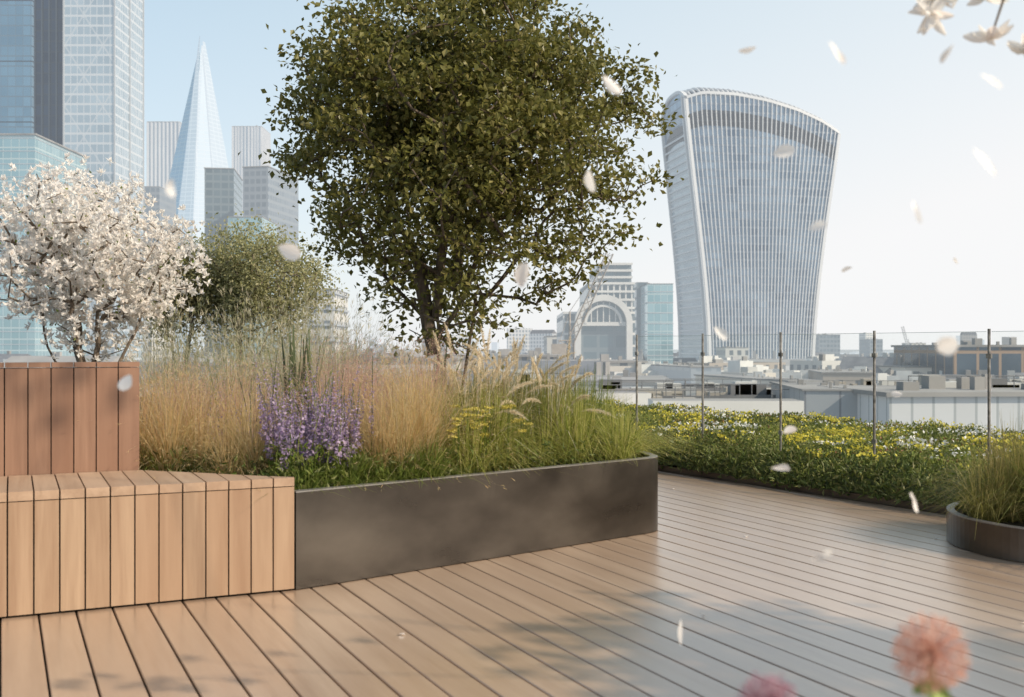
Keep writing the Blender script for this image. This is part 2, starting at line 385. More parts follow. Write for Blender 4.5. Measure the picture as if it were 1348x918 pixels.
for i in range(18):
    x=598+(i+rng.random())*8.4;off=rng.uniform(.5,1.5);c=cl(x,off)
    tuft(g,c,170,.62,.42,.005,.08,.7,0)
    tuft(g,c,60,.62,.42,.004,.08,.7,1)
    n=5;a=rng.random(n)*2*np.pi;B=np.tile(c,(n,1));B[:,:2]+=rng.normal(size=(n,2))*.03
    P=blades(g,B,rng.uniform(.60,.96,n)*(1 if x<700 else .86),rng.uniform(.10,.44,n),.003,a,14,.8,0)
    for k in range(n): plume_(g,P[k,9:],480,.021)
g.build('fountain_grass',[olive,plume])
g=MB()
def spike(g,c,h,lean,a,n,rad,mi):
    P=blades(g,c[None],h,lean,.006,np.array([a]),8,.1,0,.5)[0]
    t=rng.random(n)*4.9;i=np.minimum(t.astype(int),4);i2=i+3
    f=(t-i)[:,None];q=P[i2]*(1-f)+P[i2+1]*f
    taper=(1.05-t/5.4)[:,None]
    leaves(g,q+rng.normal(size=(n,3))*.007*taper,rad*taper[:,0]*(.7+.6*rng.random(n)),.7,.1,0,mi)
for i in range(100):
    x=rng.choice([rng.normal(356,7),rng.normal(418,26),rng.normal(440,18),rng.normal(395,20)],p=[.12,.35,.28,.25])
    c=cl(x,rng.uniform(.16,.55));hh=rng.uniform(.30,.58)
    if rng.random()<.3:hh+=.12
    spike(g,c,hh,rng.uniform(0,.16),rng.random()*6.28,110,.021,1)
for i in range(16): spike(g,cl(rng.uniform(275,340),rng.uniform(.6,1.4)),.52,.08,rng.random()*6,70,.018,1)
n=2400;xs=rng.uniform(350,470,n);cc=np.array([cl(x,o) for x,o in zip(xs,rng.uniform(.10,.7,n))]);cc[:,2]+=rng.random(n)**1.8*.22
leaves(g,cc,rng.uniform(.02,.045,n),.3,.9,.4,0)
g.build('purple_salvia',[green,purple])
g=MB()
for i in range(34):
    c=cl(rng.uniform(592,640) if i<24 else rng.uniform(640,700),rng.uniform(.15,.45));hh=rng.uniform(.16,.36)
    tubes(g,c,c+[0.01,0,hh],.0025,.002,5,0)
    n=46;r=np.sqrt(rng.random(n))*.026;a=rng.random(n)*6.28
    leaves(g,c+np.stack([r*np.cos(a),r*np.sin(a),hh+rng.random(n)*.006],1),.010,1,.0,1.5,1)
g.build('yellow_yarrow',[green,leafmat('yarrow',[(.50,.42,.07),(.64,.54,.14)],.3)])
g=MB()
for x,off in ((408,1.6),(386,1.8),(575,2.1)):
    tuft(g,cl(x,off),16,.76 if x<500 else .66,.16,.036,.04,.05,0)
g.build('spiky_yucca',[leafmat('yucca',[(.08,.10,.045),(.13,.16,.08)],.15)])
g=MB();n=24000
X=rng.uniform(200,850,n);O=rng.uniform(.06,4.5,n)
cc=np.array([cl(x,o) for x,o in zip(X,O)]);cc[:,2]+=rng.random(n)**2*.16
cc=cc[cc[:,0]<(.72-(cc[:,1]-6.1)*.2)]
leaves(g,cc,rng.uniform(.02,.05,len(cc)),.4,.7,.6,0)
g.build('ground_cover_plants',[leafmat('cover',[(.06,.09,.02),(.12,.16,.03),(.20,.21,.07),(.09,.10,.03)],.3)])
g=MB()
for i in range(48):
    r=math.sqrt(rng.random())*.56;a=rng.random()*6.28
    c=np.array([cr[0]+r*math.cos(a),cr[1]+r*math.sin(a),.14])
    tuft(g,c,260,rng.uniform(.46,.66)*(1.15-r*.75),.40,.004,.07,.85,int(rng.choice([0,1,2],p=[.45,.2,.35])))
g.build('tussock_grass',[olive,green,rust])

# ------------------------------------------------------------ trees
def crown_pts(n,c,r,lo=1.0,lump=.18,shell=.45,seed=0,drop=.28):
    R=np.random.default_rng(seed);k=R.normal(size=(14,3));k/=np.linalg.norm(k,axis=1,keepdims=True);am=R.normal(size=14)
    out=[]
    while len(out)<n:
        d=R.normal(size=3);d/=np.linalg.norm(d)
        b=1+lump*np.sum(am*np.maximum(0,k@d-.6))*1.4
        q=R.random()**shell*min(b,1.25)
        p=d*q
        if p[2]<0:
            s=1-(-p[2])**1.4*lo; p[:2]*=max(s,.15)
            if R.random()<drop*(-p[2]): continue
        out.append(c+p*r)
    return np.array(out)
def skeleton(mb,stems,pts,rt=.0035,ex=.45,step=.13,jit=.02,mi=0,lift=.12):
    pos=[];par=[]
    for st in stems:
        last=-1
        for p in st: pos.append(np.array(p,float));par.append(last);last=len(pos)-1
    root=np.mean([s[-1] for s in stems],0)
    order=np.argsort(np.linalg.norm(pts-root,axis=1))
    tips=[]
    ns0=[len(s) for s in stems]; okk=np.zeros(100000,bool);i=0
    for s in ns0: okk[i+int(s*.6):i+s]=True;i+=s
    okk[i:]=True
    for j in order:
        p=pts[j];PA=np.array(pos);d=p-PA;dist=np.linalg.norm(d,axis=1)
        cost=dist+.5*np.maximum(0,-(d[:,2]))+ .25*np.linalg.norm(PA-root,axis=1)
        cost[~okk[:len(pos)]]=1e9
        b=int(np.argmin(cost));m=max(1,int(dist[b]/step));last=b
        for q in range(1,m+1):
            t=q/m;x=PA[b]*(1-t)+p*t;x=x+np.array([0,0,-lift*dist[b]*math.sin(math.pi*t)*.6])
            if q<m:x=x+rng.normal(size=3)*jit
            pos.append(x);par.append(last);last=len(pos)-1
        tips.append(last)
    cnt=np.zeros(len(pos))
    for t in tips:
        k=t
        while k>=0: cnt[k]+=1;k=par[k]
    pos=np.array(pos);par=np.array(par);R=rt*np.maximum(cnt,1)**ex
    m=par>=0
    tubes(mb,pos[par[m]],pos[m],np.minimum(R[par[m]],R[m]*1.5),R[m],7,mi)
    return pos,R,tips
def stem(a,b,n=6,bow=(0,0,0),j=.01):
    a=np.array(a,float);b=np.array(b,float)
    return [a*(1-t)+b*t+np.array(bow)*math.sin(math.pi*t)+(rng.normal(size=3)*j if 0<t<1 else 0) for t in np.linspace(0,1,n)]
tY=8.5
cen=np.array([-.45,tY,2.56])
tree=empty('field_maple_tree')
pts=np.concatenate([crown_pts(660,cen,np.array([1.52,1.4,1.50]),.48,.20,.40,3,.2),crown_pts(200,cen+[0,0,.55],np.array([1.28,1.2,1.05]),.3,.2,.45,4)])
st=[stem((-.62,tY,.38),(-.60,tY,1.35),6,(.02,0,0)),
    stem((-.62,tY,1.0),(-.80,tY+.1,1.9),5),stem((-.60,tY,1.15),(-.25,tY,1.8),5,(.05,0,0)),stem((-.6,tY,1.3),(-.5,tY-.1,2.3),6),
    stem((-.5,tY+.3,.38),(-.30,tY+.3,1.5),6,(.03,0,0)),stem((-.3,tY+.3,1.4),(.15,tY+.2,1.9),5),stem((-.45,tY+.3,1.0),(-1.1,tY+.2,1.7),6)]
mb=MB();pos,R,tips=skeleton(mb,st,pts,.0044,.41,.13,.022);mb.build('trunk_and_limbs',bark,tree)
mb=MB()
zr=np.clip((pts[:,2]-1.3)/1.2,0,1);pern=(28+40*zr).astype(int)
C_=np.repeat(pts,pern,0);C_=C_+rng.normal(size=C_.shape)*np.array([.10,.10,.055])
leaves(mb,C_,rng.uniform(.035,.068,len(C_)),.66,-.1,1.3,0)
pp=pos[len(pos)//6:];sel=pp[(pp[:,2]>1.45)];C_=np.repeat(sel,2,0)+rng.normal(size=(len(sel)*2,3))*.06
leaves(mb,C_,rng.uniform(.035,.06,len(C_)),.62,-.1,.9,0)
mb.build('foliage',leafmat('maple_leaves',[(.09,.095,.02),(.15,.148,.034),(.22,.205,.058),(.12,.12,.03),(.34,.295,.11)],.38,.38),tree)
mpet=leafmat('magnolia_petals_white',[(.88,.84,.79),(.91,.90,.87),(.89,.86,.82),(.86,.79,.74)],.5)
def blossoms(mb,P,size,np_=8,mi=0):
    P=np.repeat(P,np_,0);d=rdir(len(P),.7);leaves(mb,P,size*rng.uniform(.6,1.1,len(P)),.5,0,0,mi,d,.12)
def magnolia(name,stems,pts,per,spread,size):
    t=empty(name);mb=MB();pos,R,tips=skeleton(mb,stems,pts,.003,.42,.12,.02);mb.build('trunk_and_limbs',bark_l,t)
    mb=MB();C_=np.repeat(pts,per,0)+rng.normal(size=(len(pts)*per,3))*spread
    blossoms(mb,C_,size,9)
    n=len(pts);q=pts[rng.integers(0,len(pts),n)]+rng.normal(size=(n,3))*spread
    leaves(mb,q,.03,.5,.5,.5,1);mb.build('blossom',[mpet,green],t);return t
mY=7.0
c=W(108,350,mY)
pts=crown_pts(360,c,np.array([.76,.70,.62]),.30,.32,.38,11,.55)
b0=W(112,505,mY)
magnolia('magnolia_tree',[stem(b0-[0,0,.45],b0+[.02,0,.0],4)]+[stem(b0+[.0,0,-.1],b0+np.array([dx,dy,.46]),6,(dx*.25,0,0)) for dx,dy in ((-.28,0),(-.1,.2),(.12,-.1),(.34,.1),(.02,-.25))],pts,9,.055,.041)
sY=12.;c=W(322,382,sY)
bl=leafmat('birch_leaves',[(.30,.30,.13),(.40,.39,.19),(.48,.45,.27),(.24,.24,.10)],.45)
g=empty('birch_tree');mb=MB();pts=crown_pts(430,c,np.array([.98,.8,.72]),.15,.35,.48,5);b0=W(320,470,sY);b0[2]=.38
skeleton(mb,[stem(b0,b0+[dx,0,.85],5) for dx in(-.2,-.05,.12,.28)],pts,.003,.42,.12,.02);mb.build('trunk_and_limbs',bark_l,g)
mb=MB();C_=np.repeat(pts,56,0)+rng.normal(size=(len(pts)*56,3))*.095
leaves(mb,C_,rng.uniform(.03,.05,len(C_)),.6,0,.8,0);mb.build('foliage',bl,g)
g=empty('birch_tree');mb=MB();c=W(232,390,sY);pts=crown_pts(170,c,np.array([.55,.45,.55]),.2,.35,.5,8);b0=W(238,470,sY);b0[2]=.38
skeleton(mb,[stem(b0,b0+[dx,0,.8],5) for dx in(-.1,.1)],pts,.003,.42,.12,.02);mb.build('trunk_and_limbs',bark_l,g)
mb=MB();C_=np.repeat(pts,50,0)+rng.normal(size=(len(pts)*50,3))*.08
leaves(mb,C_,rng.uniform(.03,.05,len(C_)),.6,0,.8,0);mb.build('foliage',leafmat('birch_leaves_dark',[(.18,.18,.07),(.27,.25,.12),(.34,.29,.16)],.4),g)
c=np.array([4.6,1.75,2.55])
pts=crown_pts(150,c,np.array([1.15,1.0,.85]),.4,.3,.42,21)
limb=[(4.6,1.8,1.6),(3.6,2.0,1.9),(2.6,2.1,2.0),(1.8,2.2,1.95),(1.32,2.2,1.83)]
near=np.array([[1.12,2.2,1.735],[1.06,2.2,1.66],[.87,2.2,1.775],[.86,2.18,1.735],[.99,2.2,1.69],[1.0,2.25,1.79],[1.16,2.2,1.68],[1.2,2.2,1.8],[1.35,2.25,1.72],[1.5,2.3,2.0],[1.9,2.3,2.1],[2.3,2.4,2.2],[.93,2.2,1.80]])
hi=np.array([[2.2,2.5,4.5],[2.5,2.4,4.75],[2.4,2.6,4.3],[2.0,2.7,4.2],[2.7,2.3,4.6],[2.3,2.4,4.4]])
t=empty('magnolia_tree');mb=MB()
st=[stem((4.6,1.8,0),(4.6,1.8,1.4),5),stem((4.6,1.8,1.2),(4.3,1.9,2.5),5),stem((4.6,1.8,1.1),(5.0,1.7,2.3),5),stem((4.6,1.8,2.0),(2.7,2.3,4.2),8),[np.array((4.6,1.8,1.3))]+[np.array(p) for p in limb]]
skeleton(mb,st,np.concatenate([pts,hi]),.0035,.42,.12,.02)
lp=np.array(limb[-1]);hub=np.array([1.12,2.2,1.78])
tubes(mb,[lp,hub,hub,hub+[-.1,0,0],hub+[-.1,0,0],hub],[hub,near[0],hub+[-.1,0,.0],near[2],near[4],near[1]],[.006,.004,.004,.003,.003,.003],[.004,.003,.003,.003,.002,.002],6)
tubes(mb,[limb[-2]]*1+[lp],[near[9],near[8]],.004,.003,6)
mb.build('trunk_and_limbs',bark_l,t)
mb=MB();C_=np.repeat(pts,6,0)+rng.normal(size=(len(pts)*6,3))*.11
blossoms(mb,C_,.09,8);blossoms(mb,np.repeat(hi,4,0)+rng.normal(size=(len(hi)*4,3))*.10,.09,8)
def petal(mb,c,d,s,mi=0,wd=.42,curl=.25):
    d=np.array(d,float);r=rdir(1)[0];b=np.cross(d,r);b/=np.linalg.norm(b);n=np.cross(b,d)
    T=np.linspace(0,1,7);U=np.linspace(-1,1,5);v=[]
    for t_ in T:
        wv=wd*s*.5*math.sin(math.pi*(.06+.9*t_)**.85)**.8
        for u in U: v.append(c+d*s*t_+b*wv*u+n*s*(curl*t_*t_+.16*(u*u)*math.sin(math.pi*t_)))
    f=[[i*5+j,i*5+j+1,i*5+j+6,i*5+j+5] for i in range(6) for j in range(4)]
    mb.add(v,f,mi)
def bigpetals(mb,c,n,size,up,mi=0):
    for i in range(n):
        a=i/n*6.28+rng.normal()*.3;d=np.array([math.cos(a),math.sin(a)*.9,up+rng.normal()*.45]);d/=np.linalg.norm(d)
        petal(mb,c,d,size*rng.uniform(.7,1.1),mi)
mb.build('blossom_crown',[mpet,green],t)
mb=MB()
for p in near: bigpetals(mb,p,14,.050,.5 if rng.random()<.5 else -.3)
mb.build('blossom_branch',[mpet],t,smooth=True)
mb=MB()
for x,y,Y,s in [(983,65,1.9,.03),(1098,75,1.25,.036),(1303,112,1.3,.030),(1293,220,1.15,.038),(1033,203,1.8,.035),(1212,280,1.3,.034),(1078,303,1.5,.030),(808,112,1.5,.034),(780,240,1.7,.036),(690,365,1.7,.042),(380,333,1.8,.042),(220,250,1.3,.034),(165,505,1.9,.034),(1028,622,1.9,.040),(1208,662,2.0,.050),(1085,740,1.2,.036),(900,835,2.0,.048),(948,443,1.8,.03),(1115,358,2.4,.024),(1260,345,2.2,.02),(1250,75,1.6,.036),(1040,570,2.3,.032),(1250,455,1.3,.036),(1180,520,3,.03)]:
    d=rdir(1,0)[0];d[1]*=.4;d/=np.linalg.norm(d);p=W(x,y,Y);petal(mb,p-d*s*.5,d,s,0,.66,.2)
for i in range(8):
    p=np.array([rng.uniform(-.5,3),rng.uniform(3.5,8),.004]);a=rng.random()*6.28
    mb.add([p+[0,0,0],p+[.02*math.cos(a),.02*math.sin(a),.004],p+[.035*math.cos(a+.6),.035*math.sin(a+.6),.001],p+[.02*math.cos(a+1.2),.02*math.sin(a+1.2),.004]],[[0,1,2,3]])
mb.build('magnolia_petals',leafmat('petal_falling',[(.92,.90,.86),(.94,.92,.89),(.92,.86,.80)],.7),smooth=True)
# alliums
afl=leafmat('allium_florets',[(.62,.32,.25),(.76,.46,.35),(.82,.58,.45)],.45)
apu=leafmat('allium_purple',[(.46,.25,.32),(.60,.36,.40)],.45)
ast=noisemat('allium_stem',(.20,.28,.06),(.30,.38,.10),20,.5)
def allium(c,r,mat,foot):
    e=empty('allium_flower');mb=MB();n=150
    i=np.arange(n);z=1-2*(i+.5)/n;ph=i*2.39996;d=np.stack([np.sqrt(1-z*z)*np.cos(ph),np.sqrt(1-z*z)*np.sin(ph),z],1)
    rr_=r*rng.uniform(.78,1,n)[:,None];tip=c+d*rr_
    tubes(mb,np.tile(c,(n,1)),tip,.0005,.0005,3,0)
    q=np.repeat(tip,6,0);dd=np.repeat(d,6,0)*.35+rng.normal(size=(n*6,3))*.75;dd/=np.linalg.norm(dd,axis=1,keepdims=True)
    leaves(mb,q,r*.20,.30,0,0,0,dd,0)
    mb.build('flower_head',[mat,ast],e)
    mb=MB();p=stem(np.array(foot),c,9,(.01,0,0),.001);tubes(mb,p[:-1],p[1:],.0032,.0030,8)
    for q in range(6):
        a=q*1.3;petal(mb,c-[0,0,r*.8],np.array([math.cos(a)*.6,math.sin(a)*.6,-.6+.4*(q%2)]),r*.8,0,.45,.3)
    mb.build('stem',ast,e)
allium(W(1225,862,1.0),.034,afl,(.40,1.02,.3))
allium(W(1012,928,.95),.026,apu,(.24,.97,.3))
fp=empty('steel_planter');mb=MB();wall_strip(mb,[(0.1,.8),(.9,.8),(.9,1.2),(.1,1.2),(.1,.8)],.004,.34,.012);mb.build('steel_wall',steel,fp)
mb=MB();box(mb,.115,.885,.815,1.185,.02,.31);mb.build('soil',soil,fp)
g=MB()
for i in range(8): tuft(g,np.array([rng.uniform(.2,.8),rng.uniform(.9,1.1),.31]),60,.22,.1,.006,.05,.5,0)
g.build('allium_foliage',[green])

# ------------------------------------------------------------ green roof
G0=np.array([1.27,9.07]);gd=np.array([.5276,-.8496]);gn=np.array([.8496,.5276])
def gw(s,w_,z): return np.stack([G0[0]+gd[0]*s+gn[0]*w_,G0[1]+gd[1]*s+gn[1]*w_,z],-1)
def hgt(s,w_):
    b=np.clip(w_/.30,0,1);b=np.sqrt(np.clip(1-(1-b)**2,0,1))
    return .03+.17*b+.02*np.sin(s*3.1+w_*2)+.018*np.sin(s*7.3-w_*5)+.012*np.sin(s*13+w_*11)
ss=np.linspace(-9,9,260);ww=np.linspace(0,3.6,60);SS,WW=np.meshgrid(ss,ww,indexing='ij')
V=gw(SS,WW,hgt(SS,WW)).reshape(-1,3)
i,j=np.meshgrid(np.arange(259),np.arange(59),indexing='ij');q=(i*60+j)
Q=np.stack([q,q+1,q+61,q+60],-1).reshape(-1,4)
gr=empty('sedum_green_roof');mb=MB();mb.add(V,Q);mb.build('substrate',noisemat('sedum_mat',(.05,.07,.02),(.12,.12,.04),9,.9,0,.5),gr,smooth=True)
def noise2(s,w_,k,ph):
    return (np.sin(s*k+ph)+np.sin(w_*k*1.3+ph*2)+np.sin((s+w_)*k*.7+ph*3)+np.sin((s-w_*1.4)*k*1.9+ph))/4
n=100000;s=rng.uniform(-7,6,n);w_=3.6*rng.random(n)**1.15
cc=gw(s,w_,hgt(s,w_)+rng.random(n)**1.5*.06)
mb=MB();pz=noise2(s,w_,2.2,1.3)
mi_=pz+rng.normal(size=n)*.25>.05
leaves(mb,cc[mi_],rng.uniform(.02,.045,mi_.sum()),.5,.7,.5,0);leaves(mb,cc[~mi_],rng.uniform(.02,.045,(~mi_).sum()),.5,.7,.5,1)
n=30000;s=rng.uniform(-7,6,n);w_=.45*rng.random(n);cc=gw(s,w_-.05,hgt(s,w_)*rng.uniform(.1,1.2,n)+.02);leaves(mb,cc,rng.uniform(.025,.07,n),.35,.9,.3,1)
n=34000;s=rng.uniform(-7,6,n);w_=.25+3.3*rng.random(n);k=noise2(s,w_,4.5,.4)+noise2(s,w_,13,2.)*.8+rng.normal(size=n)*.2;m_=k>.50
cc=gw(s[m_],w_[m_],hgt(s[m_],w_[m_])+.05+rng.random(m_.sum())*.03)
leaves(mb,cc,.026,.9,.0,1.5,2);leaves(mb,cc+rng.normal(size=cc.shape)*.012,.026,.9,.0,1.5,2)
n=34000;s=rng.uniform(-7,6,n);w_=.3+3.2*rng.random(n);k=noise2(s,w_,3.1,4.4)+noise2(s,w_,9,.7)*.8+rng.normal(size=n)*.12;m_=k>.62
cc=gw(s[m_],w_[m_],hgt(s[m_],w_[m_])+.05+rng.random(m_.sum())*.03);leaves(mb,cc,.030,.9,.0,1.5,3)
n=14000;s=rng.uniform(-7,6,n);w_=.1+3.4*rng.random(n);k=noise2(s,w_,3.7,2.4)+rng.normal(size=n)*.2;m_=k>.3
cc=gw(s[m_],w_[m_],hgt(s[m_],w_[m_])+.04);leaves(mb,cc,.028,.6,.3,1.,4)
mb.build('sedum_plants',[leafmat('sedum_a',[(.15,.19,.03),(.26,.29,.07),(.36,.34,.11)],.3),leafmat('sedum_b',[(.08,.11,.025),(.14,.17,.04),(.20,.19,.07)],.25),yellow,white,leafmat('sedum_red',[(.24,.11,.06),(.34,.18,.09)],.2)],gr)
def rect(s0,s1,w0,w1): return gw(np.array([s0,s1,s1,s0],float),np.array([w0,w0,w1,w1],float),np.zeros(4))[:,:2]
mb=MB();prism(mb,rect(-9,9,3.6,3.9),-1,.2);prism(mb,rect(-9,9,.05,3.6),-35,0);mb.build('roof_edge_parapet',concrete,gr)
mb=MB();prism(mb,rect(-9,9,-.012,-.004),.003,.05);mb.build('edge_trim',steel,gr)

# ------------------------------------------------------------ balustrade
m_g,ntg,og=nm('balustrade_glass');tr=N(ntg,'ShaderNodeBsdfTransparent');tr.inputs[0].default_value=(.96,.98,.97,1)
gl=N(ntg,'ShaderNodeBsdfGlossy',Roughness=.02);lw=N(ntg,'ShaderNodeLayerWeight');lw.inputs[0].default_value=.5;mx=N(ntg,'ShaderNodeMixShader')
ntg.links.new(math_(ntg,'ADD',math_(ntg,'MULTIPLY',math_(ntg,'POWER',lw.outputs['Facing'],4.),.35),.04),mx.inputs[0]);ntg.links.new(tr.outputs[0],mx.inputs[1]);ntg.links.new(gl.outputs[0],mx.inputs[2]);ntg.links.new(mx.outputs[0],og.inputs[0])
stl=noisemat('stainless_post',(.12,.11,.10),(.42,.40,.37),22,.35,.6)
edge=noisemat('glass_edge',(.55,.65,.62),(.65,.75,.72),4,.2)
bal=empty('glass_balustrade');P1=np.array([3.14,7.0]);st_=np.array([-.4875,.785])
mp_=MB();mg=MB();me_=MB();u_=st_/np.linalg.norm(st_);v_=np.array([-u_[1],u_[0]])
def ob4(a,b,t): return [a-v_*t,b-v_*t,b+v_*t,a+v_*t]
for k in range(-3,5):
    p=P1+st_*k
    prism(mp_,ob4(p-u_*.007,p+u_*.007,.007),.1,1.175)
    for zc in (.35,.98): prism(mp_,ob4(p-u_*.018,p+u_*.018,.009),zc,zc+.03)
    if k<4:
        a=p+u_*.02;b=p+st_-u_*.02
        mg.add([[*a,.2],[*b,.2],[*b,1.155],[*a,1.155]],[[0,1,2,3]])
        prism(me_,ob4(a,b,.003),1.155,1.158)
mp_.build('posts',stl,bal);mg.build('panes',m_g,bal);me_.build('pane_edges',edge,bal)

# ------------------------------------------------------------ CITY
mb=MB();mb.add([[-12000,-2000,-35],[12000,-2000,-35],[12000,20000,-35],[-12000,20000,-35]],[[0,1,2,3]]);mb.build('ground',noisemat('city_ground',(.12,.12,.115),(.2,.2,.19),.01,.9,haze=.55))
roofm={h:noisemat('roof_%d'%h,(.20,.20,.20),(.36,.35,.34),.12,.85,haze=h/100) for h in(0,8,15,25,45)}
def bld(name,x0,x1,yt,Y,depth,mat,roof=15,rot=0,parts=(),z0=-35,crown=True):
    X0=(x0-674)*Y/F;X1=(x1-674)*Y/F;zt=H+(460-yt)*Y/F;w_=X1-X0
    e=empty(name,((X0+X1)/2,Y+depth/2,0),rot);mb=MB();hw=w_/2;hd=depth/2
    if rot: k=abs(math.cos(rot));hw=(w_-depth*abs(math.sin(rot)))/2/k
    box(mb,-hw,hw,-hd,hd,z0,zt,0,1)
    if crown:
        t=min(.6,w_*.02);box(mb,-hw-t,hw+t,-hd-t,hd+t,zt,zt+min(1.2,w_*.018),1,1)
        q=zt+min(1.2,w_*.018);R_=np.random.default_rng(int(abs(x0)*7+Y))
        for _ in range(8):
            cx=R_.uniform(-.8,.7)*hw;cy=R_.uniform(-.8,.5)*hd;a=R_.uniform(.04,.18)*hw
            box(mb,cx,cx+a,cy,cy+a,q,q+min(3.,w_*.07)*R_.uniform(.3,1),1,1)
    mb.build('walls',[mat,roofm[roof]],e)
    return e,hw,hd,zt
def fins(e,hw,hd,z0,z1,nf,mat,wd,dp):
    mb=MB()
    for i in range(nf+1):
        x=-hw+2*hw*i/nf; box(mb,x-wd/2,x+wd/2,-hd-dp,-hd-.02,z0,z1)
    n2=max(2,int(nf*hd/hw))
    for sgn in (-1,1):
        for i in range(1,n2+1):
            y=-hd+2*hd*i/n2
            a,b=sorted((sgn*(hw+.02),sgn*(hw+dp)));box(mb,a,b,y-wd/2,y+wd/2,z0,z1)
    mb.build('facade_fins',mat,e)
def bands(e,hw,hd,z0,z1,dz,mat,th_,dp):
    mb=MB();z=z0
    while z<z1: box(mb,-hw-dp,hw+dp,-hd-dp,hd+dp,z,z+th_);z+=dz
    mb.build('floor_bands',mat,e)
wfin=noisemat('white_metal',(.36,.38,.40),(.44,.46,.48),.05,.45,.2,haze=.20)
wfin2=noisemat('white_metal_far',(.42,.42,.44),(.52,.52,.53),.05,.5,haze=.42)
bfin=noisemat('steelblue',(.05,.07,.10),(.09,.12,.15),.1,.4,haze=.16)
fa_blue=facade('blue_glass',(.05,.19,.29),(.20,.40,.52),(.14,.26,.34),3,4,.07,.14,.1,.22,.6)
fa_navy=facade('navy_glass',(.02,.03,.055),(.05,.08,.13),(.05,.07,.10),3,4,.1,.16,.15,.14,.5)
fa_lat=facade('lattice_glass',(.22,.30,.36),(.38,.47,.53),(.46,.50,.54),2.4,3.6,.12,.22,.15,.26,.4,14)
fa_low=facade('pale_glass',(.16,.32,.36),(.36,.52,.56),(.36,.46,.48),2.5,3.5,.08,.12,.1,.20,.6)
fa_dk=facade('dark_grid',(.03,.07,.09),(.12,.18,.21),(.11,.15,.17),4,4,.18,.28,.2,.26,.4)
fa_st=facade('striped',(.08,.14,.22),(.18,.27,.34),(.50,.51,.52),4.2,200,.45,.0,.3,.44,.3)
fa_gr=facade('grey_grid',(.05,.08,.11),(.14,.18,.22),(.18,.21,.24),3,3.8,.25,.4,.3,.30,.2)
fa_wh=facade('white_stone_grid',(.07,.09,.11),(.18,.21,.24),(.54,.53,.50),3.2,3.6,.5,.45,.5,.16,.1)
e,hw,hd,zt=bld('blue_glass_tower',-90,42,-180,420,40,fa_blue,15);bands(e,hw,hd,-30,zt,24,bfin,.4,.12)
e,hw,hd,zt=bld('navy_glass_tower',46,84,-160,400,40,fa_navy,15);fins(e,hw,hd,-35,zt,4,bfin,.5,.4)
e,hw,hd,zt=bld('lattice_glass_tower',84,151,-90,390,30,fa_lat,15);fins(e,hw,hd,-35,zt,1,wfin,.5,.4)
e,hw,hd,zt=bld('low_glass_office',-60,46,180,330,40,fa_low,15);bands(e,hw,hd,-30,zt,4,wfin,.22,.12)
e,hw,hd,zt=bld('finned_office_tower',194,236,163,1150,40,fa_st,25,0);fins(e,hw,hd,-35,zt,8,wfin2,1.2,1.)
e,hw,hd,zt=bld('grey_office_block',183,210,248,600,30,fa_gr,25)
e,hw,hd,zt=bld('dark_office_block',256,307,224,560,40,fa_dk,25,math.radians(8));
e,hw,hd,zt=bld('striped_office_tower',306,344,169,1150,40,fa_st,25);fins(e,hw,hd,-35,zt,9,wfin2,1.2,.9)
e,hw,hd,zt=bld('grey_office_block',319,372,222,520,40,fa_gr,15,-math.radians(10))
e,hw,hd,zt=bld('glass_office_block',300,345,288,480,30,fa_low,15)
e,hw,hd,zt=bld('white_apartment_block',398,440,383,240,20,fa_wh,8);bands(e,hw,hd,-30,zt,3.6,wfin,.5,.3)
e,hw,hd,zt=bld('stone_block',150,200,330,450,30,fa_wh,15)
e,hw,hd,zt=bld('dark_office_block',838,853,374,420,30,fa_dk,15)
e,hw,hd,zt=bld('glass_office_block',852,886,376,400,30,fa_low,15);bands(e,hw,hd,-30,zt,4,wfin,.3,.15)
sh=empty('glass_spire_skyscraper');mb=MB()
YS=940
base=[(170,YS-20),(232,YS-52),(272,YS-58),(318,YS-40),(352,YS+10),(330,YS+60),(240,YS+70),(182,YS+40)]
top=[(263.0,YS-2,66),(264.5,YS-5,52),(266,YS-6,74),(268.5,YS-4,58),(270,YS,80),(269,YS+5,66),(266,YS+6,60),(263.5,YS+4,72)]
for i in range(8):
    j=(i+1)%8
    b0=np.array([(base[i][0]-674)*YS/F,base[i][1],-35]);b1=np.array([(base[j][0]-674)*YS/F,base[j][1],-35])
    t0=W(top[i][0],top[i][2],YS);t0[1]=top[i][1];t1=W(top[j][0],top[i][2],YS);t1[1]=top[j][1]
    L=np.linalg.norm(b1-b0)
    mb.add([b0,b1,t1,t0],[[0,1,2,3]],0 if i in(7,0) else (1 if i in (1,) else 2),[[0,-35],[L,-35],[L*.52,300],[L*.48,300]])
mb.build('glass_facets',[facade('spire_blue',(.06,.28,.42),(.16,.42,.56),(.25,.46,.58),6,4,.1,.2,.12,.32,.5),facade('spire_mid',(.28,.48,.60),(.42,.60,.70),(.45,.6,.7),6,4,.1,.2,.15,.55,.5),facade('spire_pale',(.40,.56,.66),(.52,.66,.75),(.6,.7,.76),6,4,.1,.2,.2,.82,.5)],sh)  # one glass in three tones: lit side and fade into sky painted per facet
